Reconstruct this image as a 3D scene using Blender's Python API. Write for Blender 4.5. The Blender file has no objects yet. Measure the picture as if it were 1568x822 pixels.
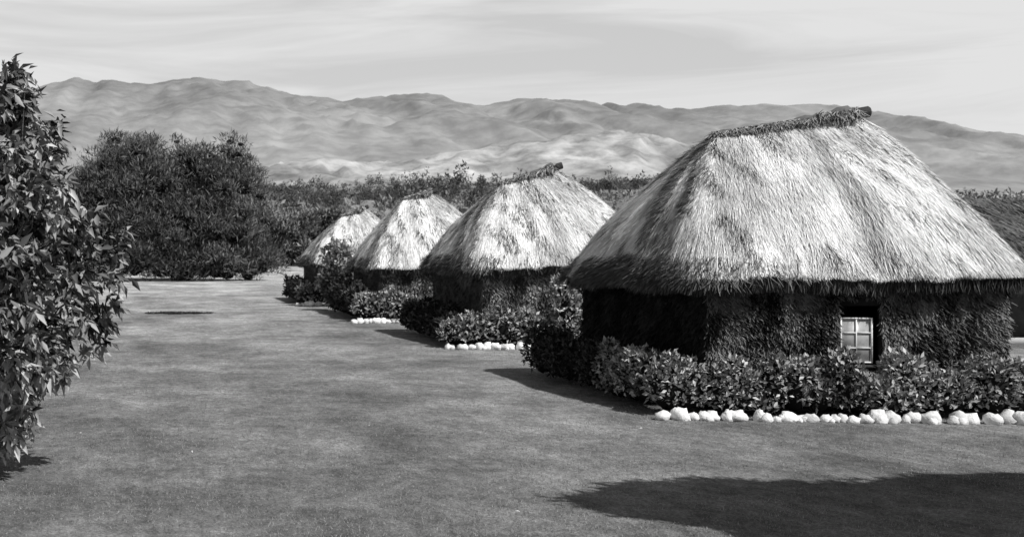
import bpy, math, numpy as np
from mathutils import Vector
rng = np.random.default_rng(7)
S = bpy.context.scene
C = bpy.context.collection

# ---------------------------------------------------------------- utilities
def vnoise(x, y, seed=0):
    x = np.asarray(x, float); y = np.asarray(y, float)
    xi = np.floor(x).astype(np.int64); yi = np.floor(y).astype(np.int64)
    xf = x - xi; yf = y - yi
    def h(a, b):
        n = (a*374761393 + b*668265263 + seed*1442695041) & 0x7fffffff
        n = ((n ^ (n >> 13))*1274126177) & 0x7fffffff
        n = (n ^ (n >> 16)) & 0xffff
        return n/65535.0
    u = xf*xf*(3-2*xf); v = yf*yf*(3-2*yf)
    return (h(xi, yi)*(1-u)+h(xi+1, yi)*u)*(1-v)+(h(xi, yi+1)*(1-u)+h(xi+1, yi+1)*u)*v
def fbm(x, y, seed=0, o=4):
    r = 0; a = .5; t = 0
    for i in range(o):
        r = r + a*vnoise(x*2**i, y*2**i, seed+i*17); t += a; a *= .5
    return r/t

def mk(name, V, F, tone=None, mats=(), parent=None, smooth=False, midx=None):
    V = np.asarray(V, np.float32); F = np.asarray(F, np.int32)
    me = bpy.data.meshes.new(name)
    k = F.shape[1]
    me.vertices.add(len(V)); me.vertices.foreach_set("co", V.ravel())
    me.loops.add(F.size); me.loops.foreach_set("vertex_index", F.ravel())
    me.polygons.add(len(F)); me.polygons.foreach_set("loop_start", np.arange(0, F.size, k, dtype=np.int32))
    me.update(calc_edges=True); me.validate()
    if tone is not None:
        a = me.attributes.new("tone", 'FLOAT', 'POINT')
        a.data.foreach_set("value", np.asarray(tone, np.float32))
    for m in mats: me.materials.append(m)
    if midx is not None: me.polygons.foreach_set("material_index", np.asarray(midx, np.int32))
    if smooth: me.polygons.foreach_set("use_smooth", np.ones(len(F), bool))
    ob = bpy.data.objects.new(name, me); C.objects.link(ob)
    if parent: ob.parent = parent
    return ob
def empty(name):
    e = bpy.data.objects.new(name, None); C.objects.link(e); e.empty_display_size = .3
    return e

def norm(a): return a/np.maximum(np.linalg.norm(a, axis=-1, keepdims=True), 1e-9)

def strips(P, D, W, L, w, lift=None, tip=.25):
    n = len(P); L = L[:, None]; w = w[:, None]
    lift = np.zeros((n, 3)) if lift is None else lift
    a = P - W*w/2; b = P + W*w/2
    m = P + D*L*.5 + lift*.35
    c = m + W*w*.45; d = m - W*w*.45
    e = P + D*L + lift
    f = e + W*w*.5*tip; g = e - W*w*.5*tip
    V = np.stack([a, b, c, d, f, g], 1).reshape(-1, 3)
    i = np.arange(n)[:, None]*6
    F = np.concatenate([i+np.array([[0, 1, 2, 3]]), i+np.array([[3, 2, 4, 5]])], 0)
    return V, F
def leaves(P, D, N, L, w, fold=.15):
    n = len(P); W = norm(np.cross(D, N)); N2 = np.cross(W, D)
    L = L[:, None]; w = w[:, None]
    m = P + D*L*.45 + N2*w*fold
    V = np.stack([P, m+W*w*.5, P+D*L-N2*L*.12, m-W*w*.5], 1).reshape(-1, 3)
    i = np.arange(n)[:, None]*4
    return V, np.concatenate([i+np.array([[0, 1, 2]]), i+np.array([[0, 2, 3]])], 0)

# ---------------------------------------------------------------- materials
def mat(name, lo, hi, rough=.8, nscale=None, namt=.4, bump=0, bscale=30, transl=0, spec=.3, stretch=(1, 1, 1), bdist=.05, lohi=(.3, .7)):
    m = bpy.data.materials.new(name); m.use_nodes = True
    nt = m.node_tree; N = nt.nodes; Lk = nt.links
    b = N["Principled BSDF"]; out = N["Material Output"]
    b.inputs["Roughness"].default_value = rough
    b.inputs["Specular IOR Level"].default_value = spec
    at = N.new("ShaderNodeAttribute"); at.attribute_name = "tone"
    mr = N.new("ShaderNodeMapRange"); mr.inputs["To Min"].default_value = lo; mr.inputs["To Max"].default_value = hi
    Lk.new(at.outputs["Fac"], mr.inputs["Value"]); col = mr.outputs[0]
    tc = N.new("ShaderNodeTexCoord"); mp = N.new("ShaderNodeMapping"); mp.inputs["Scale"].default_value = stretch
    Lk.new(tc.outputs["Object"], mp.inputs[0])
    if nscale:
        nz = N.new("ShaderNodeTexNoise"); nz.inputs["Scale"].default_value = nscale; nz.inputs["Detail"].default_value = 8
        nz.inputs["Roughness"].default_value = .62
        Lk.new(mp.outputs[0], nz.inputs["Vector"])
        r2 = N.new("ShaderNodeMapRange"); r2.inputs["From Min"].default_value = lohi[0]; r2.inputs["From Max"].default_value = lohi[1]
        r2.inputs["To Min"].default_value = 1-namt; r2.inputs["To Max"].default_value = 1+namt
        Lk.new(nz.outputs["Fac"], r2.inputs["Value"])
        mu = N.new("ShaderNodeMath"); mu.operation = 'MULTIPLY'
        Lk.new(col, mu.inputs[0]); Lk.new(r2.outputs[0], mu.inputs[1]); col = mu.outputs[0]
    Lk.new(col, b.inputs["Base Color"])
    if bump:
        nb = N.new("ShaderNodeTexNoise"); nb.inputs["Scale"].default_value = bscale; nb.inputs["Detail"].default_value = 7
        Lk.new(mp.outputs[0], nb.inputs["Vector"])
        bp = N.new("ShaderNodeBump"); bp.inputs["Strength"].default_value = bump; bp.inputs["Distance"].default_value = bdist
        Lk.new(nb.outputs["Fac"], bp.inputs["Height"]); Lk.new(bp.outputs[0], b.inputs["Normal"])
    if transl:
        t = N.new("ShaderNodeBsdfTranslucent"); Lk.new(col, t.inputs[0])
        mx = N.new("ShaderNodeMixShader"); mx.inputs[0].default_value = transl
        Lk.new(b.outputs[0], mx.inputs[1]); Lk.new(t.outputs[0], mx.inputs[2]); Lk.new(mx.outputs[0], out.inputs[0])
    return m
M_thatch = mat("thatch", .02, .88, .75, 1.2, .14, spec=.2)
M_wallt = mat("reed_wall", .006, .21, .85, 2.0, .4, spec=.1)
M_wall2 = mat("dry_reed_wall", .03, .36, .85, 2.0, .4, spec=.1)
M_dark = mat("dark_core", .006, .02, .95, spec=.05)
M_leaf = mat("leaf", .012, .48, .5, transl=.12, spec=.4)
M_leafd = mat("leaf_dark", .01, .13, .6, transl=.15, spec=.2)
M_mesq = mat("mesquite_leaf", .03, .24, .6, transl=.2, spec=.2)
M_bark = mat("bark", .04, .12, .9, 8, .4, .6, 25)
M_stone = mat("whitewashed_stone", .5, .85, .8, 6, .15, .5, 18)
M_wood = mat("dark_wood", .012, .035, .7, 10, .4, .4, 40)
M_white = mat("white_paint", .6, .75, .5, 20, .1)
M_far = mat("scrub_leaf", .04, .26, .8, transl=.1, spec=.1)
M_fart = mat("far_tree_leaf", .04, .14, .8, transl=.1, spec=.1)
M_grass = mat("grass_blade", .09, .42, .6, .35, .25, transl=.2, spec=.3)

# ---------------------------------------------------------------- world, sun
sun_dir = Vector((.56, -.64, 1.0)).normalized()
elev = math.asin(sun_dir.z); az = math.atan2(sun_dir.x, sun_dir.y)
w = bpy.data.worlds.new("World"); S.world = w; w.use_nodes = True
nt = w.node_tree; N = nt.nodes; Lk = nt.links
bg = N["Background"]; bg.inputs[1].default_value = .08
sky = N.new("ShaderNodeTexSky"); sky.sky_type = 'NISHITA'; sky.sun_disc = False
sky.sun_elevation = elev; sky.sun_rotation = az; sky.dust_density = 1.0
bw = N.new("ShaderNodeRGBToBW"); Lk.new(sky.outputs[0], bw.inputs[0])
tc = N.new("ShaderNodeTexCoord"); mp = N.new("ShaderNodeMapping"); mp.inputs["Scale"].default_value = (1.0, 1.0, 9)
mp.inputs["Location"].default_value = (.3, .2, .4)
Lk.new(tc.outputs["Generated"], mp.inputs[0])
nz = N.new("ShaderNodeTexNoise"); nz.inputs["Scale"].default_value = 3.2; nz.inputs["Detail"].default_value = 8; nz.inputs["Roughness"].default_value = .55
nz.inputs["Distortion"].default_value = .6
Lk.new(mp.outputs[0], nz.inputs["Vector"])
mr = N.new("ShaderNodeMapRange"); mr.inputs["From Min"].default_value = .34; mr.inputs["From Max"].default_value = .56
mr.inputs["To Min"].default_value = .66; mr.inputs["To Max"].default_value = 1.0
Lk.new(nz.outputs["Fac"], mr.inputs["Value"])
sp = N.new("ShaderNodeSeparateXYZ"); Lk.new(tc.outputs["Generated"], sp.inputs[0])
hz = N.new("ShaderNodeMapRange"); hz.interpolation_type = 'SMOOTHSTEP'
hz.inputs["From Min"].default_value = .20; hz.inputs["From Max"].default_value = .42; hz.inputs["To Min"].default_value = 1; hz.inputs["To Max"].default_value = .0
Lk.new(sp.outputs["Z"], hz.inputs["Value"])
mm = N.new("ShaderNodeMath"); mm.operation = 'MULTIPLY'; Lk.new(mr.outputs[0], mm.inputs[0]); Lk.new(hz.outputs[0], mm.inputs[1])
mx = N.new("ShaderNodeMix"); mx.data_type = 'FLOAT'
Lk.new(mm.outputs[0], mx.inputs[0]); Lk.new(bw.outputs[0], mx.inputs[2]); mx.inputs[3].default_value = 9.5
Lk.new(mx.outputs[0], bg.inputs[0])
ld = bpy.data.lights.new("sun", 'SUN'); ld.energy = 5.0; ld.angle = math.radians(.55); ld.color = (1, .995, .985)
sun = bpy.data.objects.new("sun", ld); C.objects.link(sun); sun.location = (30, -30, 60)
sun.rotation_euler = (-sun_dir).to_track_quat('-Z', 'Y').to_euler()

# ---------------------------------------------------------------- camera
cd = bpy.data.cameras.new("camera"); cam = bpy.data.objects.new("camera", cd); C.objects.link(cam)
cam.location = (0, 0, 3.0); cam.rotation_euler = (math.radians(90), 0, 0)
cd.sensor_width = 36; cd.lens = 41.3; cd.shift_x = .3087; cd.shift_y = -.0166
cd.clip_end = 20000; cd.clip_start = .1
cd.dof.use_dof = True; cd.dof.focus_distance = 20; cd.dof.aperture_fstop = 2.2
S.camera = cam
S.view_settings.view_transform = 'Standard'; S.view_settings.look = 'None'; S.view_settings.exposure = 0

# ---------------------------------------------------------------- ground
def gz(X, Y):
    X = np.asarray(X, float); Y = np.asarray(Y, float)
    t = np.maximum(0, Y-135)
    z = .072*t*t/(t+40)
    z = np.where(Y > 700, z-(Y-700)*.018, z)
    z = z*(1-.22*np.clip((X-.45*Y)/(np.abs(Y)*.15+1), 0, 1)*np.clip((Y-200)/200, 0, 1))
    z = z + np.clip((Y-160)/300, 0, 1)*(fbm(X/90, Y/90, 3)-.5)*16
    z = z + np.clip((Y-5)/30, 0, 1)*(fbm(X/9, Y/9, 5, 2)-.5)*.10
    return z
def axis(lo, hi, fine_lo, fine_hi, st, g=1.12):
    a = list(np.arange(fine_lo, fine_hi+st, st)); s = st
    while a[-1] < hi: s *= g; a.append(a[-1]+s)
    s = st
    while a[0] > lo: s *= g; a.insert(0, a[0]-s)
    return np.array(a)
ax = axis(-5000, 9000, -8, 30, 1.0, 1.06); ay = axis(-200, 9000, 0, 90, 1.0, 1.03)
GX, GY = np.meshgrid(ax, ay)
GZ = gz(GX, GY)
GZ = np.where(GY > 2600, gz(GX, np.full_like(GY, 2600)), GZ)
nx, ny = len(ax), len(ay)
idx = np.arange(nx*ny).reshape(ny, nx)
F = np.stack([idx[:-1, :-1], idx[:-1, 1:], idx[1:, 1:], idx[1:, :-1]], -1).reshape(-1, 4)
gm = bpy.data.materials.new("lawn"); gm.use_nodes = True
n_ = gm.node_tree; N = n_.nodes; Lk = n_.links; b = N["Principled BSDF"]
b.inputs["Roughness"].default_value = .9; b.inputs["Specular IOR Level"].default_value = .1
tc = N.new("ShaderNodeTexCoord")
def nz_(scale, det, sx=1, sy=1, lo=.35, hi=.65, a=0, c=1, ro=.6):
    mp = N.new("ShaderNodeMapping"); mp.inputs["Scale"].default_value = (sx, sy, 1); Lk.new(tc.outputs["Object"], mp.inputs[0])
    q = N.new("ShaderNodeTexNoise"); q.inputs["Scale"].default_value = scale; q.inputs["Detail"].default_value = det; q.inputs["Roughness"].default_value = ro
    Lk.new(mp.outputs[0], q.inputs["Vector"])
    r = N.new("ShaderNodeMapRange"); r.inputs["From Min"].default_value = lo; r.inputs["From Max"].default_value = hi
    r.inputs["To Min"].default_value = a; r.inputs["To Max"].default_value = c; Lk.new(q.outputs["Fac"], r.inputs["Value"])
    return r.outputs[0]
def mul(a, c):
    m = N.new("ShaderNodeMath"); m.operation = 'MULTIPLY'; Lk.new(a, m.inputs[0])
    if isinstance(c, float): m.inputs[1].default_value = c
    else: Lk.new(c, m.inputs[1])
    return m.outputs[0]
big = nz_(.22, 4, 1.1, .7, a=.62, c=1.42)
mid = nz_(1.0, 5, 1.1, .8, a=.74, c=1.28)
mid2 = nz_(5.0, 5, 1.2, .8, a=.68, c=1.34, ro=.7)
fin = nz_(26, 4, a=.5, c=1.5, ro=.75)
sep = N.new("ShaderNodeSeparateXYZ"); Lk.new(tc.outputs["Object"], sep.inputs[0])
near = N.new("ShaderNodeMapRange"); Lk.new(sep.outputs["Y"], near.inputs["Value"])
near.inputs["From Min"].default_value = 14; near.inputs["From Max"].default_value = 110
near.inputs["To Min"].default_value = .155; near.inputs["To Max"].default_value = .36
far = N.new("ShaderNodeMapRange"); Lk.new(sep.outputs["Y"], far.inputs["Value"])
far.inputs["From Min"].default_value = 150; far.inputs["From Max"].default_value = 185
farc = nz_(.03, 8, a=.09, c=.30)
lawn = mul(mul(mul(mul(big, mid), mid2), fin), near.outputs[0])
mxx = N.new("ShaderNodeMix"); mxx.data_type = 'FLOAT'
Lk.new(far.outputs[0], mxx.inputs[0]); Lk.new(lawn, mxx.inputs[2]); Lk.new(farc, mxx.inputs[3])
Lk.new(mxx.outputs[0], b.inputs["Base Color"])
bp = N.new("ShaderNodeBump"); bp.inputs["Strength"].default_value = .5; bp.inputs["Distance"].default_value = .03
Lk.new(fin, bp.inputs["Height"]); Lk.new(bp.outputs[0], b.inputs["Normal"])
mk("ground", np.stack([GX, GY, GZ], -1).reshape(-1, 3), F, mats=[gm], smooth=True)

n = 190000
Y = 11.5+rng.random(n)**1.25*26
X = -.2*Y-.5+rng.random(n)*(.95*Y+1)
keep = fbm(X*1.2, Y*1.2, 9, 3)+rng.random(n)*.3 > .5
X, Y = X[keep], Y[keep]; n = len(X)
P = np.stack([X, Y, gz(X, Y)-.005], 1)
D = norm(np.stack([rng.normal(0, .6, n), rng.normal(0, .6, n), np.ones(n)*.8], 1))
Wd = norm(np.stack([rng.normal(0, 1, n), rng.normal(0, 1, n), np.zeros(n)], 1))
V = np.stack([P-Wd*.005, P+Wd*.005, P+D*(.015+.035*rng.random(n))[:, None]], 1).reshape(-1, 3)
tn = np.clip(.35+.6*(fbm(X*.5, Y*.5, 4, 3)-.3)+rng.normal(0, .22, n), 0, 1)
mk("lawn_grass", V, np.arange(3*n).reshape(-1, 3), np.repeat(tn, 3), [M_grass])

# ---------------------------------------------------------------- mountains
def px2X(x, D): return (x-300)*D/1800
pts = [(-1400, 330), (-700, 200), (-300, 150), (0, 150), (50, 138), (80, 127), (120, 117), (150, 130), (168, 122), (200, 131), (290, 123), (380, 126), (440, 141), (520, 153), (585, 150), (655, 141), (705, 156), (740, 163), (800, 151), (850, 153), (900, 161), (985, 158), (1060, 168), (1120, 160), (1230, 161), (1300, 180), (1360, 199), (1450, 207), (1568, 226), (1750, 245), (2100, 262), (3000, 290)]
RD = 4000.
pX = np.array([px2X(p[0], RD) for p in pts]); pZ = np.array([3+(385-p[1])*RD/1800 for p in pts])
ax = np.arange(-3500, 6800, 16.); ay = np.arange(2150, 5000, 18.)
GX, GY = np.meshgrid(ax, ay)
prof = np.interp(GX, pX, pZ)
prof = prof + (fbm(GX/50, GX*0, 31, 4)-.5)*20
t = np.clip((GY-2250)/(RD-2250), 0, 1)
warp = (fbm(GX/700, GY/700, 11)-.5)*700
rid = 1-np.abs(2*fbm((GX+warp)/420, GY/1300, 21, 4)-1)*1.9
w2 = (fbm(GX/120, GY/120, 71, 3)-.5)*110
rid2 = 1-np.abs(2*fbm((GX-warp*.4+w2)/90, (GY+w2)/420, 25, 4)-1)*1.8
rid3 = 1-np.abs(2*fbm((GX+w2)/40, (GY-w2)/110, 29, 3)-1)*1.8
s = t**.95
z = 95+(prof-95)*s*(1+(rid-.45)*.20*(1-t)**.6*np.sqrt(t+.02)*1.6)+(rid-.5)*22*(1-t)*np.sqrt(t)*1.6+(rid2-.5)*24*np.sqrt(t)*(1-t)**.35
z += (rid3-.5)*10*np.sqrt(t)*(1-t)**.2
back = np.clip((GY-RD)/1000, 0, 1)
z = z*(1-back**1.1)
nx, ny = len(ax), len(ay); idx = np.arange(nx*ny).reshape(ny, nx)
F = np.stack([idx[:-1, :-1], idx[:-1, 1:], idx[1:, 1:], idx[1:, :-1]], -1).reshape(-1, 4)
tone = np.clip(.45+(fbm(GX/250, GY/350, 41)-.5)*1.2-(t-.5)*.5-(rid2-.4)*.25, 0, 1)
M_mount = mat("hazy_mountain", .18, .31, 1, .014, .15, .3, .025, spec=0, bdist=12, lohi=(.38, .62))  # haze is put into the pale albedo, none in the air
mk("mountain", np.stack([GX, GY, z], -1).reshape(-1, 3), F, tone.ravel(), [M_mount], smooth=True)
# foothills
ax = np.arange(-900, 3000, 12.); ay = np.arange(1500, 2700, 12.)
GX, GY = np.meshgrid(ax, ay)
fp = [(-1000, 280), (300, 266), (420, 260), (520, 250), (600, 254), (700, 242), (790, 230), (860, 214), (930, 208), (1000, 218), (1060, 240), (1200, 265), (1568, 310), (3000, 320)]
fX = [px2X(p[0], 2200.) for p in fp]; fZ = [3+(385-p[1])*2200/1800 for p in fp]
prof = np.interp(GX, fX, fZ)
t = np.clip((GY-1600)/600, 0, 1); tb = np.clip((GY-2200)/450, 0, 1)
w2 = (fbm(GX/90, GY/90, 73, 3)-.5)*90
rid = fbm((GX+(fbm(GX/300, GY/300, 3)-.5)*300)/120, GY/300, 8, 4)
rid2 = 1-np.abs(2*fbm((GX+w2)/60, (GY+w2)/140, 27, 4)-1)*1.8
base = 75-50*np.clip((GX/GY-.36)/.12, 0, 1)
z = base+(prof-base)*(t*t*(3-2*t))*(1-tb)+(rid-.5)*34*np.sqrt(t)+(rid2-.5)*16*np.sqrt(t)
nx, ny = len(ax), len(ay); idx = np.arange(nx*ny).reshape(ny, nx)
F = np.stack([idx[:-1, :-1], idx[:-1, 1:], idx[1:, 1:], idx[1:, :-1]], -1).reshape(-1, 4)
tone = np.clip(.5+(fbm(GX/90, GY/130, 43)-.5)*3.0, 0, 1)
M_foot = mat("foothill_slope", .19, .38, 1, .02, .35, .35, .04, spec=0, bdist=8, lohi=(.38, .62))
mk("foothill", np.stack([GX, GY, z], -1).reshape(-1, 3), F, tone.ravel(), [M_foot], smooth=True)

# ---------------------------------------------------------------- foliage builder
def sph(nu=10, nv=6):
    V = []; F = []
    for j in range(nv+1):
        for i in range(nu):
            th = math.pi*j/nv; ph = 2*math.pi*i/nu
            V.append((math.sin(th)*math.cos(ph), math.sin(th)*math.sin(ph), math.cos(th)))
    for j in range(nv):
        for i in range(nu):
            a = j*nu+i; b_ = j*nu+(i+1) % nu
            F.append((a, a+nu, b_+nu, b_))
    return np.array(V), np.array(F)
SV, SF = sph()
def foliage(name, clumps, per, L, wr, m, t0=.5, tv=.25, core=.72, parent=None, up=.35, droop=0., shell=(.72, 1.08)):
    cl = np.array(clumps, float); k = len(cl)
    vol = (cl[:, 3]*cl[:, 4]*cl[:, 5])**(2/3.); cnt = np.maximum(4, (per*vol/vol.mean()).astype(int))
    ci = np.repeat(np.arange(k), cnt); n = len(ci)
    d = norm(rng.normal(0, 1, (n, 3))); d[:, 2] = np.where(d[:, 2] < -.5, -d[:, 2], d[:, 2])
    r = shell[0]+(shell[1]-shell[0])*rng.random(n)**.7
    r *= .85+.3*vnoise(d[:, 0]*2.5+ci*7.3, d[:, 1]*2.5+d[:, 2]*3, 5)
    P = cl[ci, :3]+d*r[:, None]*cl[ci, 3:6]
    D = norm(d*.6+rng.normal(0, .6, (n, 3))+np.array([0, 0, up-droop]))
    Nn = norm(d*.7+rng.normal(0, .5, (n, 3))+np.array([0, 0, .5]))
    Ls = L*(.6+.8*rng.random(n))
    P[:, 2] = np.maximum(P[:, 2], .02) if cl[0, 1] < 100 else P[:, 2]
    V, F = leaves(P, D, Nn, Ls, Ls*wr)
    ct = rng.normal(0, .12, k)
    tn = np.clip(t0+ct[ci]+rng.normal(0, tv, n), 0, 1)
    ob = mk(name, V, F, np.repeat(tn, 4), [m], parent)
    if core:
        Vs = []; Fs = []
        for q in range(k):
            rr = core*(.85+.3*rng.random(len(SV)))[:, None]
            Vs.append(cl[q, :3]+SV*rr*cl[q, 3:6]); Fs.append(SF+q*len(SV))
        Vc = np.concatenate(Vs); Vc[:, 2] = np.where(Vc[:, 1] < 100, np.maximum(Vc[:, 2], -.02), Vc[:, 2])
        mk("shade_core", Vc, np.concatenate(Fs), np.full(len(Vc), .5), [M_dark], ob)  # near-black cores added inside the clumps to block light
    return ob

def tube(paths, m, parent, name="branches", ns=7):
    Vs = []; Fs = []; o = 0
    for pts_, rad in paths:
        pts_ = np.array(pts_, float); k = len(pts_)
        for i in range(k):
            tg = pts_[min(i+1, k-1)]-pts_[max(i-1, 0)]; tg = tg/np.linalg.norm(tg)
            a = np.cross(tg, [.3, .9, .2]); a /= np.linalg.norm(a); c = np.cross(tg, a)
            for j in range(ns):
                th = 2*math.pi*j/ns
                Vs.append(pts_[i]+(a*math.cos(th)+c*math.sin(th))*rad[i])
        for i in range(k-1):
            for j in range(ns):
                p = o+i*ns+j; q = o+i*ns+(j+1) % ns
                Fs.append((p, q, q+ns, p+ns))
        o += k*ns
    return mk(name, np.array(Vs), np.array(Fs), np.full(len(Vs), .5), [m], parent, smooth=True)
def limb(a, b_, r0, r1, k=6, wob=.12):
    a = np.array(a, float); b_ = np.array(b_, float); L = np.linalg.norm(b_-a)
    P = [a+(b_-a)*i/(k-1)+(rng.normal(0, wob*L/ k, 3) if 0 < i < k-1 else 0) for i in range(k)]
    return P, [r0+(r1-r0)*i/(k-1) for i in range(k)]

# ---------------------------------------------------------------- huts
def hut(FL, FR, RR, RL, rL, rR, ze, nb, window=False, nwall=3000, sw=1., Mw=None):
    Mw = Mw or M_wallt
    root = empty("thatched_hut"); 
    FL, FR, RR, RL = [np.array(p, float) for p in (FL, FR, RR, RL)]
    rL = np.array(rL, float); rR = np.array(rR, float)
    th = np.linspace(0, 2*math.pi, 3201)
    c_, s_ = np.cos(th), np.sin(th); e = 2/11.
    A = np.sign(c_)*np.abs(c_)**e; B = np.sign(s_)*np.abs(s_)**e
    def bil(a, b_):
        a = np.asarray(a)[..., None]; b_ = np.asarray(b_)[..., None]
        return ((1-a)*(1-b_)*FL+(1+a)*(1-b_)*FR+(1+a)*(1+b_)*RR+(1-a)*(1+b_)*RL)/4
    Q = bil(A, B); sl = np.concatenate([[0], np.cumsum(np.linalg.norm(np.diff(Q, axis=0), axis=1))]); per = sl[-1]; sl /= per
    sd = int(FL[1]*10)
    cen = (FL+FR+RR+RL)/4
    def surf(u, v, noise=True):
        u = np.mod(u, 1); a = np.interp(u, sl, A); b_ = np.interp(u, sl, B)
        E = bil(a, b_)
        t = (np.clip(a*1.15, -1, 1)+1)/2
        R = rL+(rR-rL)*t[..., None]
        h = v**1.10
        off = ((vnoise(u*34, v*0+.5, sd)-.5)*.20+(vnoise(u*120, v*0+.5, sd+2)-.5)*.07)*(1-v) if noise else 0
        xy = E+(R[..., :2]-E)*h[..., None]
        if noise:
            rad = norm(E-cen)
            rough = (fbm(u*110, v*2.5, sd+3, 3)-.5)*.07+(fbm(u*14, v*3, sd+8, 2)-.5)*.22*np.sin(np.pi*np.clip(v, 0, 1))
            xy = xy+rad*(off+rough)[..., None]
        z = ze+(R[..., 2]-ze)*v+.16*np.sin(np.pi*v)
        if noise: z = z+((vnoise(u*26, v*0, sd+1)-.5)*.14+(vnoise(u*90, v*0, sd+4)-.5)*.07)*(1-v)+(fbm(u*110, v*2.5, sd+3, 3)-.5)*.03
        return np.concatenate([xy, z[..., None]], -1)
    nu, nv = 640, 44
    uu, vv = np.meshgrid(np.arange(nu)/nu, np.linspace(0, 1, nv))
    G = surf(uu, vv)
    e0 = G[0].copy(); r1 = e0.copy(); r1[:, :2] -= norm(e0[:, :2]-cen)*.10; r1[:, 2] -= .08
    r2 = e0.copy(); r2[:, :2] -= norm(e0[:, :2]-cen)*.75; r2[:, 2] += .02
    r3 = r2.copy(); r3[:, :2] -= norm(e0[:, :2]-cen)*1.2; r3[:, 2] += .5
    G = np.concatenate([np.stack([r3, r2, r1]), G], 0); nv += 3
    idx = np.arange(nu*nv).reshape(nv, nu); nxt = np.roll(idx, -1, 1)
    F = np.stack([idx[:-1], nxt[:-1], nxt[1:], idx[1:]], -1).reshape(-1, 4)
    tn = np.clip(.72+(fbm(uu*60, vv*3, sd)-.5)*.6, .3, .95); tn = np.concatenate([np.full((3, nu), .0), tn]); tn[3] = .3  # underside rings near black, eave shade put into the tone
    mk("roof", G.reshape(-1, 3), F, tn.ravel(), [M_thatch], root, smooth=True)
    def frame(u, v):
        dn = norm(surf(u, np.maximum(v-.02, 0), False)-surf(u, np.maximum(v-.02, 0)+.02, False))
        du = norm(surf(u+.002, v, False)-surf(u-.002, v, False))
        nn = norm(np.cross(du, -dn))
        sg = np.sign(((nn[:, :2])*(surf(u, v, False)[:, :2]-cen)).sum(1)+nn[:, 2]*.5)[:, None]
        return dn, du, nn*sg
    def straws(u, v, L, wd, jit, lift, t):
        n = len(u); P = surf(u, v); dn, du, nn = frame(u, v)
        D = norm(dn+du*(rng.normal(0, 1, n)*jit)[:, None]+nn*.015)
        W = norm(du+nn*rng.normal(0, .35, n)[:, None])
        P = P+nn*.006
        V, F = strips(P, D, W, L, wd, nn*(lift*rng.random(n)**2)[:, None], .3)
        return V, F, np.repeat(t, 6)
    n = nb; u = rng.random(n); v = rng.random(n)**1.1*.97+.02
    L = (.25+.4*rng.random(n)); L = np.minimum(L, v*4.2+.06)
    base_t = .83+(fbm(u*45, v*2.2, sd+5, 3)-.5)*1.0+rng.normal(0, .15, n)
    V1, F1, T1 = straws(u, v, L, (.006+.010*rng.random(n))*sw, .06+.13*rng.random(n), .06, np.clip(base_t, .1, 1))
    # dark tufts: gap shadows put into tone, on left hip and slanting streaks
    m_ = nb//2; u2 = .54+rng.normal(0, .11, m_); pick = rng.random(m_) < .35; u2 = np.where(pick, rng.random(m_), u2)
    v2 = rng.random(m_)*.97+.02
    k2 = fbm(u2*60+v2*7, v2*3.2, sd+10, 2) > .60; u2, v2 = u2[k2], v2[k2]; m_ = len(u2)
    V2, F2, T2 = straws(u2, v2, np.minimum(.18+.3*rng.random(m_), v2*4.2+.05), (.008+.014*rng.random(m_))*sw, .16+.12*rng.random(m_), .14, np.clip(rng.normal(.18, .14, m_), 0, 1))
    # ragged dark edge of the left eave
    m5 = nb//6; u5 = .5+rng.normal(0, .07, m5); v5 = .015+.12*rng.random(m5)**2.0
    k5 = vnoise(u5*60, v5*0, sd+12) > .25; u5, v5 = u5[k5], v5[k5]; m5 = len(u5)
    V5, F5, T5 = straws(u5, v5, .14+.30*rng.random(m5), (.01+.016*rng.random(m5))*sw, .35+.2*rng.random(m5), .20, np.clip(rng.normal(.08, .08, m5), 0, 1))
    # eave fringe
    m3 = nb//7; u3 = rng.random(m3); P = surf(u3, np.full(m3, .012)); out = np.zeros((m3, 3)); out[:, :2] = norm(P[:, :2]-cen)
    tang = np.stack([-out[:, 1], out[:, 0], out[:, 2]], 1)
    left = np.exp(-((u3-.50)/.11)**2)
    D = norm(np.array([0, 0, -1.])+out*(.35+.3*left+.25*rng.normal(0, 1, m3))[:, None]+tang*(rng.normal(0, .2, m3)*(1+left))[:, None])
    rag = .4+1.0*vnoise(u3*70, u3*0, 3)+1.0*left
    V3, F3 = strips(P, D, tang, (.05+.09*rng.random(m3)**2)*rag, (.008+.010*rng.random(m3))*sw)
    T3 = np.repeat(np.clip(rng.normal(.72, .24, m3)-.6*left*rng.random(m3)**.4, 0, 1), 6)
    # inner fringe under the eave, its shade put into the dark tone
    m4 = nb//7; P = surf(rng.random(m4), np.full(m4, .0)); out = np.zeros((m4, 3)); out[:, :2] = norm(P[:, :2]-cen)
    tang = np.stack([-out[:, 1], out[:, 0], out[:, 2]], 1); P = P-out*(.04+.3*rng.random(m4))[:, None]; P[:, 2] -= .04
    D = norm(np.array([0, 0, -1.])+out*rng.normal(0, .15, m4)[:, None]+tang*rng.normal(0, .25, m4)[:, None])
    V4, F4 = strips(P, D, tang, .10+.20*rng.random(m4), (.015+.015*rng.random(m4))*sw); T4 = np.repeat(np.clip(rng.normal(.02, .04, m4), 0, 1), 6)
    Vs = [V1, V2, V3, V4, V5]; Fs = [F1, F2, F3, F4, F5]; o = 0; FF = []
    for a_, f_ in zip(Vs, Fs): FF.append(f_+o); o += len(a_)
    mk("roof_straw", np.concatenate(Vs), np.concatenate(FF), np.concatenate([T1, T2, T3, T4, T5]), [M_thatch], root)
    # ridge roll: thin at the far end, swelling towards the pole
    k = 18; pr = []; rr = []
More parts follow.
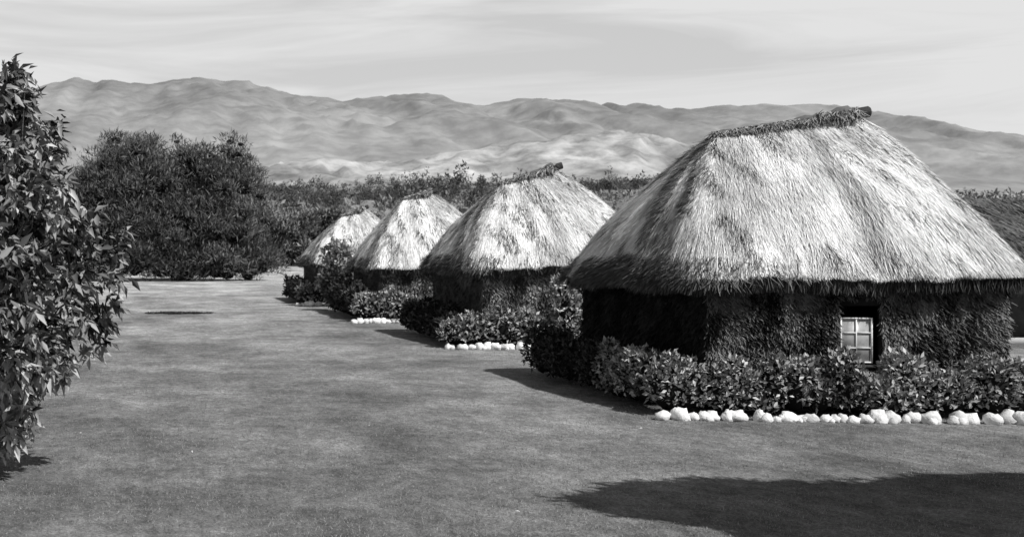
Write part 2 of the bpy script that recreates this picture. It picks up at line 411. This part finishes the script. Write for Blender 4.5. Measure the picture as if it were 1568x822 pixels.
    for i in range(k):
        q = i/(k-1); t = -.02+1.02*q; p = rL+(rR-rL)*t; p = p+np.array([0, 0, -.02+.04*math.sin(i*1.3)+.07*q*q])
        pr.append(p); rr.append((.03 if i in (0, k-1) else .05+.06*q)+.03*rng.random()+(.05 if i > k-6 and i < k-1 else 0))
    tube([(pr, rr)], M_wallt, root, "ridge_roll", 10)
    n5 = max(1500, nb//22); t = rng.random(n5)*1.03-.03; P = rL+(rR-rL)*t[:, None]
    ang = rng.normal(0, .9, n5); ax_ = norm((rR-rL)[None])[0]; side = np.cross(ax_, [0, 0, 1.]); side /= np.linalg.norm(side)
    o5 = side*np.sin(ang)[:, None]+np.array([0, 0, 1.])*np.cos(ang)[:, None]
    P = P+o5*(.05+.08*rng.random(n5)*(.4+.6*t)+.06*(t > .72))[:, None]
    D = norm(side*(np.sign(ang)*(.8))[:, None]+o5*.12+np.array([0, 0, -.75])+ax_*rng.normal(-.3, .4, n5)[:, None]+rng.normal(0, .25, (n5, 3)))
    V, F = strips(P, D, norm(np.cross(D, o5)), (.12+.28*rng.random(n5)**1.5)*(.7+.5*t), (.010+.012*rng.random(n5))*sw)
    mk("ridge_straw", V, F, np.repeat(np.clip(rng.normal(.20, .18, n5), 0, 1), 6), [M_thatch], root)
    d = norm((rR-rL)[None])[0]
    a_ = rR-d*.6+np.array([0, 0, .02]); b_ = rR+d*.24+np.array([.0, -.05, .04])
    tube([([a_, (a_+b_)/2, b_-d*.02, b_, b_+d*.005], [.09, .115, .12, .10, .001])], M_wood, root, "ridge_pole", 12)
    # walls
    ins = .42
    def corner(p, q, r):
        return p+norm((q-p)[None])[0]*ins+norm((r-p)[None])[0]*ins
    wFL, wFR, wRR, wRL = corner(FL, FR, RL), corner(FR, FL, RR), corner(RR, RL, FR), corner(RL, RR, FL)
    V = []; F = []
    def panel(p, q, s0, s1, z0, z1, th=.14):
        p = np.array(p); q = np.array(q); d = norm((q-p)[None])[0]; nrm = np.array([d[1], -d[0]])
        a = p+d*s0; c = p+d*s1; o = len(V)
        for base in (a, c, c-nrm*th, a-nrm*th):
            V.append((*base, z0)); V.append((*base, z1))
        for i in range(4):
            j = (i+1) % 4; F.append((o+2*i, o+2*j, o+2*j+1, o+2*i+1))
        F.append((o+1, o+3, o+5, o+7)); F.append((o, o+6, o+4, o+2))
    zt = ze+.02
    LW = np.linalg.norm(wFR-wFL); win = None
    if window:
        w0 = 2.42; w1 = 3.18; z0, z1 = .88, 1.98
        panel(wFL, wFR, 0, w0, -.05, zt); panel(wFL, wFR, w1, LW, -.05, zt)
        panel(wFL, wFR, w0, w1, -.05, z0); panel(wFL, wFR, w0, w1, z1, zt); win = (w0, w1, z0, z1)
    else: panel(wFL, wFR, 0, LW, -.05, zt)
    for p, q in ((wFR, wRR), (wRR, wRL), (wRL, wFL)):
        panel(p, q, .15, np.linalg.norm(q-p)-.0, -.05, zt)
    mk("walls", V, F, np.full(len(V), .05), [Mw], root)
    Vs = []; Fs = []; Ts = []; o = 0
    for (p, q, cnt, tm) in ((wFL, wFR, nwall, 1.), (wRL, wFL, nwall//3, .12), (wFR, wRR, nwall//6, .6)):  # left wall's shade is put into a lower reed tone
        d2 = norm((q-p)[None])[0]; L = np.linalg.norm(q-p); nr = np.array([d2[1], -d2[0], 0]); d3 = np.array([*d2, 0])
        s_ = rng.random(cnt)*L; z_ = .15+rng.random(cnt)*(ze-.1)
        if win and p is wFL:
            kk = ~((s_ > win[0]-.03) & (s_ < win[1]+.03) & (z_ > win[2]-.0) & (z_ < win[3]+.20)); s_, z_ = s_[kk], z_[kk]
        c2 = len(s_); P = np.concatenate([p+d2*s_[:, None], z_[:, None]], 1)+nr*.01
        slant = (vnoise(s_*2.2, z_*2.2, 6)-.5)*2.4
        D = norm(np.array([0, 0, -1.])+d3*(slant+rng.normal(0, .7, c2))[:, None]+nr*.10)
        V, F = strips(P, D, norm(d3+nr*rng.normal(0, .7, c2)[:, None]), .05+.12*rng.random(c2), (.016+.035*rng.random(c2)), nr*(.14*rng.random(c2)**2)[:, None], .2)
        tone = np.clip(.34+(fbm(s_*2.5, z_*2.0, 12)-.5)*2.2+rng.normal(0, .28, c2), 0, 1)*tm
        Vs.append(V); Fs.append(F+o); o += len(V); Ts.append(np.repeat(tone, 6))
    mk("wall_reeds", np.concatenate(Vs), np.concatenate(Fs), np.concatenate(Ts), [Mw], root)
    if win:
        w0, w1, z0, z1 = win; d2 = norm((wFR-wFL)[None])[0]; nr = np.array([d2[1], -d2[0]])
        V = []; F = []; mi = []
        def bar(s0, s1, a, c, f, th, m, lean=0.):
            o = len(V)
            for s in (s0, s1):
                for z in (a, c):
                    for dd in (f, f-th):
                        xy = wFL+d2*s+nr*(dd+lean*(z1-z)); V.append((*xy, z))
            for q in ((0, 2, 6, 4), (1, 5, 7, 3), (0, 1, 3, 2), (4, 6, 7, 5), (0, 4, 5, 1), (2, 3, 7, 6)):
                F.append(tuple(o+x for x in q)); mi.append(m)
        f0, f1 = w0+.03, w1-.14; a, c = z0+.03, z1-.22; fw = .028
        bar(f0, f0+fw, a, c, .0, .04, 0); bar(f1-fw, f1, a, c, .0, .04, 0)
        bar(f0+fw, f1-fw, a, a+fw, .0, .04, 0); bar(f0+fw, f1-fw, c-fw, c, .0, .04, 0)
        mdl = (f0+f1)/2; bar(mdl-.010, mdl+.010, a+fw, c-fw, -.005, .03, 0)
        for i in (1, 2):
            zz = a+(c-a)*i/3
            bar(f0+fw, mdl-.010, zz-.009, zz+.009, -.005, .03, 0); bar(mdl+.010, f1-fw, zz-.009, zz+.009, -.005, .03, 0)
        bar(f0+fw, f1-fw, a+fw, c-fw, -.03, .01, 1)
        bar(w0-.03, w1+.03, z0-.05, z0-.003, .12, .2, 2)
        g = mat("window_curtain", .25, .42, .3, 5, .35, spec=.8)
        mk("window", V, F, np.full(len(V), .4), [M_white, g, M_wood], root, midx=mi)
    return root

H1 = dict(FL=(9.25, 21.75), FR=(15.5, 21.45), RR=(15.9, 28.3), RL=(8.80, 28.5))
def sh(dx, dy): return {k: (v[0]+dx, v[1]+dy) for k, v in H1.items()}
hut(**H1, rL=(11.15, 25.2, 5.50), rR=(14.0, 24.9, 5.88), ze=2.48, nb=125000, window=True, nwall=36000)
hut(**sh(-.45, 15.5), rL=(10.6, 40.7, 5.35), rR=(12.35, 40.4, 5.85), ze=2.48, nb=45000, nwall=9000, sw=1.5, Mw=M_wall2)
hut(**sh(-1.45, 30), rL=(9.8, 54.9, 5.5), rR=(11.0, 54.7, 5.75), ze=2.3, nb=24000, nwall=5000, sw=2, Mw=M_wall2)
hut(**sh(-2.4, 46.5), rL=(9.0, 71.3, 5.2), rR=(10.2, 71.1, 5.6), ze=2.3, nb=15000, nwall=3000, sw=2.5, Mw=M_wall2)

# ---------------------------------------------------------------- stone borders
def stones(path, r=.14):
    V = []; F = []; T = []; o = 0
    path = [np.array(p, float) for p in path]
    for a, b_ in zip(path[:-1], path[1:]):
        L = np.linalg.norm(b_-a); s = 0
        while s < L:
            rr = r*(.65+.6*rng.random()); p = a+(b_-a)*(s/L)+rng.normal(0, .04, 2)
            sv = SV*(1+.5*(rng.random(len(SV))-.5))[:, None]*np.array([1.0+.4*rng.random(), .9+.3*rng.random(), .8+.3*rng.random()])*rr
            sv[:10] = sv[0]; sv[-10:] = sv[-1]
            an = rng.random()*6.28; R = np.array([[math.cos(an), -math.sin(an), 0], [math.sin(an), math.cos(an), 0], [0, 0, 1]])
            sv = sv@R.T+np.array([p[0], p[1], rr*.45])
            V.append(sv); F.append(SF+o); o += len(sv); T.append(np.full(len(sv), rng.random())); s += rr*(1.5+.5*rng.random())
            if rng.random() < .3:
                sv = (SV*(1+.4*(rng.random(len(SV))-.5))[:, None]*rr*.55); sv[:10] = sv[0]; sv[-10:] = sv[-1]
                sv = sv+np.array([p[0]+rng.normal(0, .05), p[1]-.12, rr*.25]); V.append(sv); F.append(SF+o); o += len(sv); T.append(np.full(len(sv), rng.random()))
    mk("stone_border", np.concatenate(V), np.concatenate(F), np.concatenate(T), [M_stone])
stones([(8.35, 20.95), (12, 20.6), (20, 19.9)], .125)
stones([(7.75, 36.1), (13, 35.9)], .13)
stones([(6.65, 49.2), (11.5, 49)], .14)
stones([(5.7, 65), (9, 65)], .15)

# ---------------------------------------------------------------- hedges
def hedge(path, rad, ht, per, L, m=None, t0=.5, gaps=(), name="hedge", step=.38):
    cl = []
    for a, b_ in zip(path[:-1], path[1:]):
        a = np.array(a, float); b_ = np.array(b_, float); Ln = np.linalg.norm(b_-a)
        for s in np.arange(0, Ln, step):
            p = a+(b_-a)*s/Ln; h = ht*(.80+.38*rng.random())
            for g0, g1, gs in gaps:
                if g0 < p[0] < g1 and p[1] < a[1]+.6: h *= gs
            r = rad*(.8+.4*rng.random())
            cl.append((p[0]+rng.normal(0, .05), p[1]+rng.normal(0, .05), h*.5, r, r, h*.52))
            if rng.random() < .5: cl.append((p[0]+rng.normal(0, .15), p[1]+rng.normal(0, .1), h*.85, r*.55, r*.55, h*.28))
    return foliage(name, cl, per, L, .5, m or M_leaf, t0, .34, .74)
hedge([(8.75, 21.65), (12.5, 21.35), (17.5, 20.9)], .40, .93, 520, .105, gaps=[(9.95, 10.5, .35), (11.8, 12.6, .72)], t0=.5)
hedge([(8.6, 22.3), (8.6, 24.3)], .34, .92, 420, .11, t0=.4)
hedge([(8.6, 24.5), (8.45, 29.0)], .38, .95, 360, .12, M_leafd, t0=.1)  # side hedges: the hut's shade is put into darker leaf colour
hedge([(8.1, 36.8), (13, 36.6)], .45, 1.0, 320, .14, t0=.5)
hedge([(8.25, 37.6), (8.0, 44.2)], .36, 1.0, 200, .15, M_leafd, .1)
foliage("flowering_shrub", [(11.5, 36.4, 1.2, .45, .4, .8), (11.3, 36.4, 1.8, .3, .3, .4), (11.8, 36.4, 1.7, .3, .3, .5)], 350, .16, .45, M_leaf, .55, .3, .55)
hedge([(7.2, 50.2), (11, 50)], .5, 1.15, 240, .17, t0=.5)
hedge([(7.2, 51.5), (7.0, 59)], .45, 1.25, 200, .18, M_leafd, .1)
hedge([(6.1, 66), (10, 66)], .5, 1.0, 200, .2, t0=.45)
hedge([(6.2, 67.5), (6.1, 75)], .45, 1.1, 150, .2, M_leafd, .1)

def tree(name, base, clumps, per, L, wr, m, t0, core, trunk_r, **kw):
    root = empty(name)
    foliage("crown", clumps, per, L, wr, m, t0, parent=root, core=core, **kw)
    paths = []; bx = np.array(base, float); c = np.array(clumps)
    cen = c[:, :3].mean(0); fork = bx+(cen-bx)*.35
    paths.append(limb(bx-np.array([0, 0, .1]), fork, trunk_r, trunk_r*.7))
    for q in c[::max(1, len(c)//14)]:
        paths.append(limb(fork, q[:3], trunk_r*.45, trunk_r*.08))
    tube(paths, M_bark, root, "trunk_and_limbs")
    return root
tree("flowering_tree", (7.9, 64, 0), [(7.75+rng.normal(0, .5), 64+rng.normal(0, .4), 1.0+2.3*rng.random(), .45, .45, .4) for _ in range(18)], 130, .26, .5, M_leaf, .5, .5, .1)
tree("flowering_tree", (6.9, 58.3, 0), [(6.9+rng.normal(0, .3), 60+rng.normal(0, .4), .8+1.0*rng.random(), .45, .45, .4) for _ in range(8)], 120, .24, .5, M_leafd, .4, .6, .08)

# ---------------------------------------------------------------- big dark tree (wide, feathery, branches down to the ground)
cl = []
tx = [-14, -13, -11.6, -10, -8.8, -7.2, -5.6, -4.6, -3.4, -2.0, -0.6, 0.6, 1.9, 3.4, 4.6, 5.6, 6.6, 7.4]
tz = [4, 8, 11.3, 13.4, 14.9, 14.3, 15.6, 15.2, 12.9, 14.5, 14.9, 13.2, 12.6, 14.6, 13.9, 11.2, 9.9, 5.0]
while len(cl) < 340:
    x = -14+21.2*rng.random(); top = np.interp(x, tx, tz)
    z = 1.0+(top-1.0)*rng.random()**.8
    dy = 5.5*math.sqrt(max(.05, 1-((x+3.3)/11)**2))*math.sqrt(max(.1, 1-(z/(top+2))**3))
    y = 121+dy*(2*rng.random()-1)
    if vnoise(x*.5, z*.6, 91) < .22: continue
    edge = (top-z) < 2.2
    s = (.35+.45*rng.random()) if edge else (.65+.8*rng.random())
    cl.append((x, y, z, s*1.35, s*1.1, s*.8))
for _ in range(70):
    x = -13.5+20.5*rng.random(); cl.append((x, 117.5+2.5*rng.random()+.12*abs(x+3), .5+2.2*rng.random(), 1.1+.5*rng.random(), .9, .6+.5*rng.random()))
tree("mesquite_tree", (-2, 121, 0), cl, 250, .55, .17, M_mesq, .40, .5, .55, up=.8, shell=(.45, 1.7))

# shrubs and small trees past the lawn
for (x, y, w_, h_, m, t0) in ((12.5, 168, 3.8, 7.0, M_leaf, .15), (16.5, 176, 4.0, 8.6, M_mesq, .3), (9.5, 182, 5, 8.5, M_leafd, .6), (21, 182, 5, 8.0, M_leaf, .18), (26, 190, 6, 7.2, M_mesq, .4), (17, 166, 3.0, 3.6, M_leaf, .3), (4, 186, 6, 7, M_mesq, .4), (-22, 128, 5, 9, M_leafd, .5), (-30, 132, 6, 10, M_leafd, .5)):
    g = float(gz(x, y)); cl = []
    for _ in range(28):
        a = rng.random()*6.283; r_ = rng.random()**.6; zz = rng.random()
        cl.append((x+w_*r_*math.cos(a)*(1-.4*zz), y+w_*r_*math.sin(a)*(1-.4*zz), g+.4+(h_-1)*zz*(.6+.4*rng.random()), .6+.7*rng.random(), 1.0, .6+.4*rng.random()))
    tree("shrub_tree", (x, y, g), cl, 130, .6, .3, m, t0, .6, .18, up=.8, shell=(.5, 1.35))

# ---------------------------------------------------------------- distant scrub and tree line
def scatter(name, X, Y, Hh, Wd, per, m, t0=.5, tv=.22):
    k = len(X); Z = gz(X, Y); ci = np.repeat(np.arange(k), per); n = len(ci)
    d = norm(rng.normal(0, 1, (n, 3))); r = rng.random(n)**.4
    zz = .5+.5*d[:, 2]*r
    P = np.stack([X[ci]+d[:, 0]*r*Wd[ci]*(1.15-.7*zz), Y[ci]+d[:, 1]*r*Wd[ci]*(1.15-.7*zz), Z[ci]+Hh[ci]*zz], 1)
    D = norm(rng.normal(0, .6, (n, 3))+np.array([0, 0, .6])); Nn = norm(rng.normal(0, 1, (n, 3))+np.array([.3, -.8, .5]))
    Ls = (Wd[ci]*.38+.2)*(.5+.9*rng.random(n))
    V, F = leaves(P, D, Nn, Ls, Ls*.4)
    tn = np.clip(t0+rng.normal(0, tv, k)[ci]+rng.normal(0, .18, n), 0, 1)
    return mk(name, V, F, np.repeat(tn, 4), [m])
k = 8000; Y = 165+rng.random(k)**1.3*700; X = -.3*Y+rng.random(k)*1.2*Y
kp = (fbm(X/50, Y/50, 77, 3) > .43); X, Y = X[kp], Y[kp]; k = len(X)
hh = (.9+3.6*rng.random(k)**3)*(1+Y/900)
scatter("distant_scrub", X, Y, hh, hh*.8, 26, M_far, .45, .3)
k = 2100; Y = 480+rng.random(k)*340; X = -.2*Y+rng.random(k)*.68*Y
kp = fbm(X/38, Y/200, 55, 3)+.12*rng.random(k) > .48; X, Y = X[kp], Y[kp]; k = len(X)
big_ = fbm(X/25, Y/400, 59, 2)
hh = 2.5+3.5*rng.random(k)+28*np.clip(big_-.48, 0, 1)*rng.random(k)
scatter("distant_tree_line", X, Y, hh, hh*.20+1.2, 60, M_fart, .35, .2)

# ---------------------------------------------------------------- long building behind, right
root = empty("long_house")
M_roof = mat("weathered_thatch", .04, .17, .9, 1.3, .5, .6, 9)
def box(name, x0, x1, y0, y1, z0, z1, m, parent, t=.5):
    V = [(x, y, z) for x in (x0, x1) for y in (y0, y1) for z in (z0, z1)]
    F = [(0, 1, 3, 2), (4, 6, 7, 5), (0, 4, 5, 1), (2, 3, 7, 6), (0, 2, 6, 4), (1, 5, 7, 3)]
    return mk(name, V, F, np.full(8, t), [m], parent)
box("walls", 26.3, 47, 37.6, 47, -.05, 2.15, M_wallt, root, .3)
V = [(23.5, 36.95, 2.08), (48, 36.95, 2.08), (46, 42.3, 4.88), (24.8, 42.3, 4.88), (48, 47.65, 2.08), (23.5, 47.65, 2.08)]
mk("roof", V, [(0, 1, 2, 3), (4, 5, 3, 2)], [.4]*6, [M_roof], root)
nn = 16000; a_ = rng.random(nn); t_ = rng.random(nn); sg = np.where(rng.random(nn) < .8, 1, -1)
P = np.stack([23.5+1.3*t_+a_*(24.5-3.3*t_), 42.3-sg*5.35*(1-t_), 2.1+2.8*t_+.03], 1)
P[:, 2] += (fbm(P[:, 0]*.8, t_*5, 88, 3)-.5)*.16
D = norm(np.stack([rng.normal(0, .25, nn), -sg*.88, np.full(nn, -.46)], 1)); Wd = norm(np.stack([np.ones(nn), rng.normal(0, .3, nn), rng.normal(0, .4, nn)], 1))
V, F = strips(P, D, Wd, .3+.4*rng.random(nn), .02+.04*rng.random(nn), np.stack([0*a_, 0*a_, .08*rng.random(nn)], 1))
mk("roof_straw", V, F, np.repeat(np.clip(.5+(fbm(P[:, 0]*1.2, t_*6, 89, 3)-.5)*1.4+rng.normal(0, .25, nn), 0, 1), 6), [M_roof], root)
for x in (25.6, 26.6, 30, 34, 38):
    box("veranda_post", x, x+.12, 37.2, 37.32, -.05, 2.2, M_white, root)
box("base_kerb", 25.4, 47.2, 37.05, 37.18, -.05, .28, M_white, root)

# ---------------------------------------------------------------- left foreground leafy tree
root = empty("oleander_tree")
zk = [0.2, .5, 1.2, 1.8, 2.3, 2.9, 3.4, 4.0, 4.6, 5.1, 5.6]; xk = [-2.4, -2.2, -1.8, -1.05, -.62, -.58, -.95, -1.35, -1.6, -1.95, -2.3]
cl = []
while len(cl) < 930:
    z = .25+5.3*rng.random(); R = np.interp(z, zk, xk)+3.4; a = rng.random()*6.283; r_ = R*(.30+.67*rng.random()**.5)*(.80+.40*vnoise(a*4, z*2.0, 8))
    x = -3.5+r_*math.cos(a); y = 15.6+r_*math.sin(a)*.9
    if x < -2.6 and rng.random() < .35: continue
    if vnoise(x*2.4, z*2.4+y, 14) < .26: continue
    cl.append((x, y, z))
cl = np.array(cl)
k = len(cl); per = 26; ci = np.repeat(np.arange(k), per); n = len(ci)
outd = cl-np.array([-3.5, 15.6, 2.6]); outd = norm(outd*np.array([1, 1, .6]))
tl = rng.random(n)
P = cl[ci]+(-outd[ci])*(tl*.30)[:, None]+rng.normal(0, .05, (n, 3))
D = norm(outd[ci]*.4+rng.normal(0, .6, (n, 3))+np.array([0, 0, -.5]))
Nn = norm(rng.normal(0, .5, (n, 3))+np.array([.1, -.3, .8]))
Ls = .10+.16*rng.random(n)
V, F = leaves(P, D, Nn, Ls, Ls*.32+.008, .25)
tn = np.clip(.28+rng.normal(0, .17, k)[ci]+rng.normal(0, .27, n)+(cl[ci, 2] < 1.7)*.35, 0, 1)
mk("leaves", V, F, np.repeat(tn, 4), [M_leaf], root)
paths = [limb((-3.6, 15.7, -.1), (-3.4, 15.6, 1.2), .13, .09), limb((-3.3, 15.5, -.1), (-3.0, 15.3, 1.5), .09, .06), limb((-3.9, 15.9, -.1), (-3.9, 16, 1.5), .09, .06)]
for q in range(0, k, 5):
    b0 = np.array([(-3.4, 15.6, 1.2), (-3.0, 15.3, 1.5), (-3.9, 16, 1.5)][q//5 % 3])
    paths.append(limb(b0, cl[q], .03, .007, 6, .25))
tube(paths, M_bark, root, "branches", 5)

# flat dark leaf patch laid on the lawn in place of a shadow
foliage("lawn_shade_patch", [(-2.0+.36*i+rng.normal(0, .1), 56.5+rng.normal(0, .35), .0, .4, .8*math.sin((i+1)/9*3.14)**.5, .05) for i in range(8)], 130, .08, .4, M_leafd, .0, .15, .9)
k = 9; Y = 12.5+rng.random(k)*9; X = -.16*Y+rng.random(k)*.6*Y
P = np.stack([X, Y, gz(X, Y)+.03], 1); D = norm(rng.normal(0, 1, (k, 3))*np.array([1, 1, .15])); Nn = norm(rng.normal(0, .3, (k, 3))+np.array([0, 0, 1]))
V, F = leaves(P, D, Nn, .04+.05*rng.random(k)**2, .02+.03*rng.random(k))
mk("fallen_leaves", V, F, np.repeat(rng.random(k)*.4, 4), [M_stone])

# ---------------------------------------------------------------- shade tree (out of frame right) casting the foreground shadow
cl = []
for _ in range(160):
    a = rng.random()*6.283; r_ = math.sqrt(rng.random())
    cl.append((14.1+5.6*r_*math.cos(a), 9.1+2.2*r_*math.sin(a)-.27*r_*math.cos(a)*5*.3, 6.2+rng.normal(0, .15), .85, .6, .45))
tree("shade_tree", (15, 9.4, 0), cl, 200, .2, .45, M_leafd, .5, 1.0, .22)
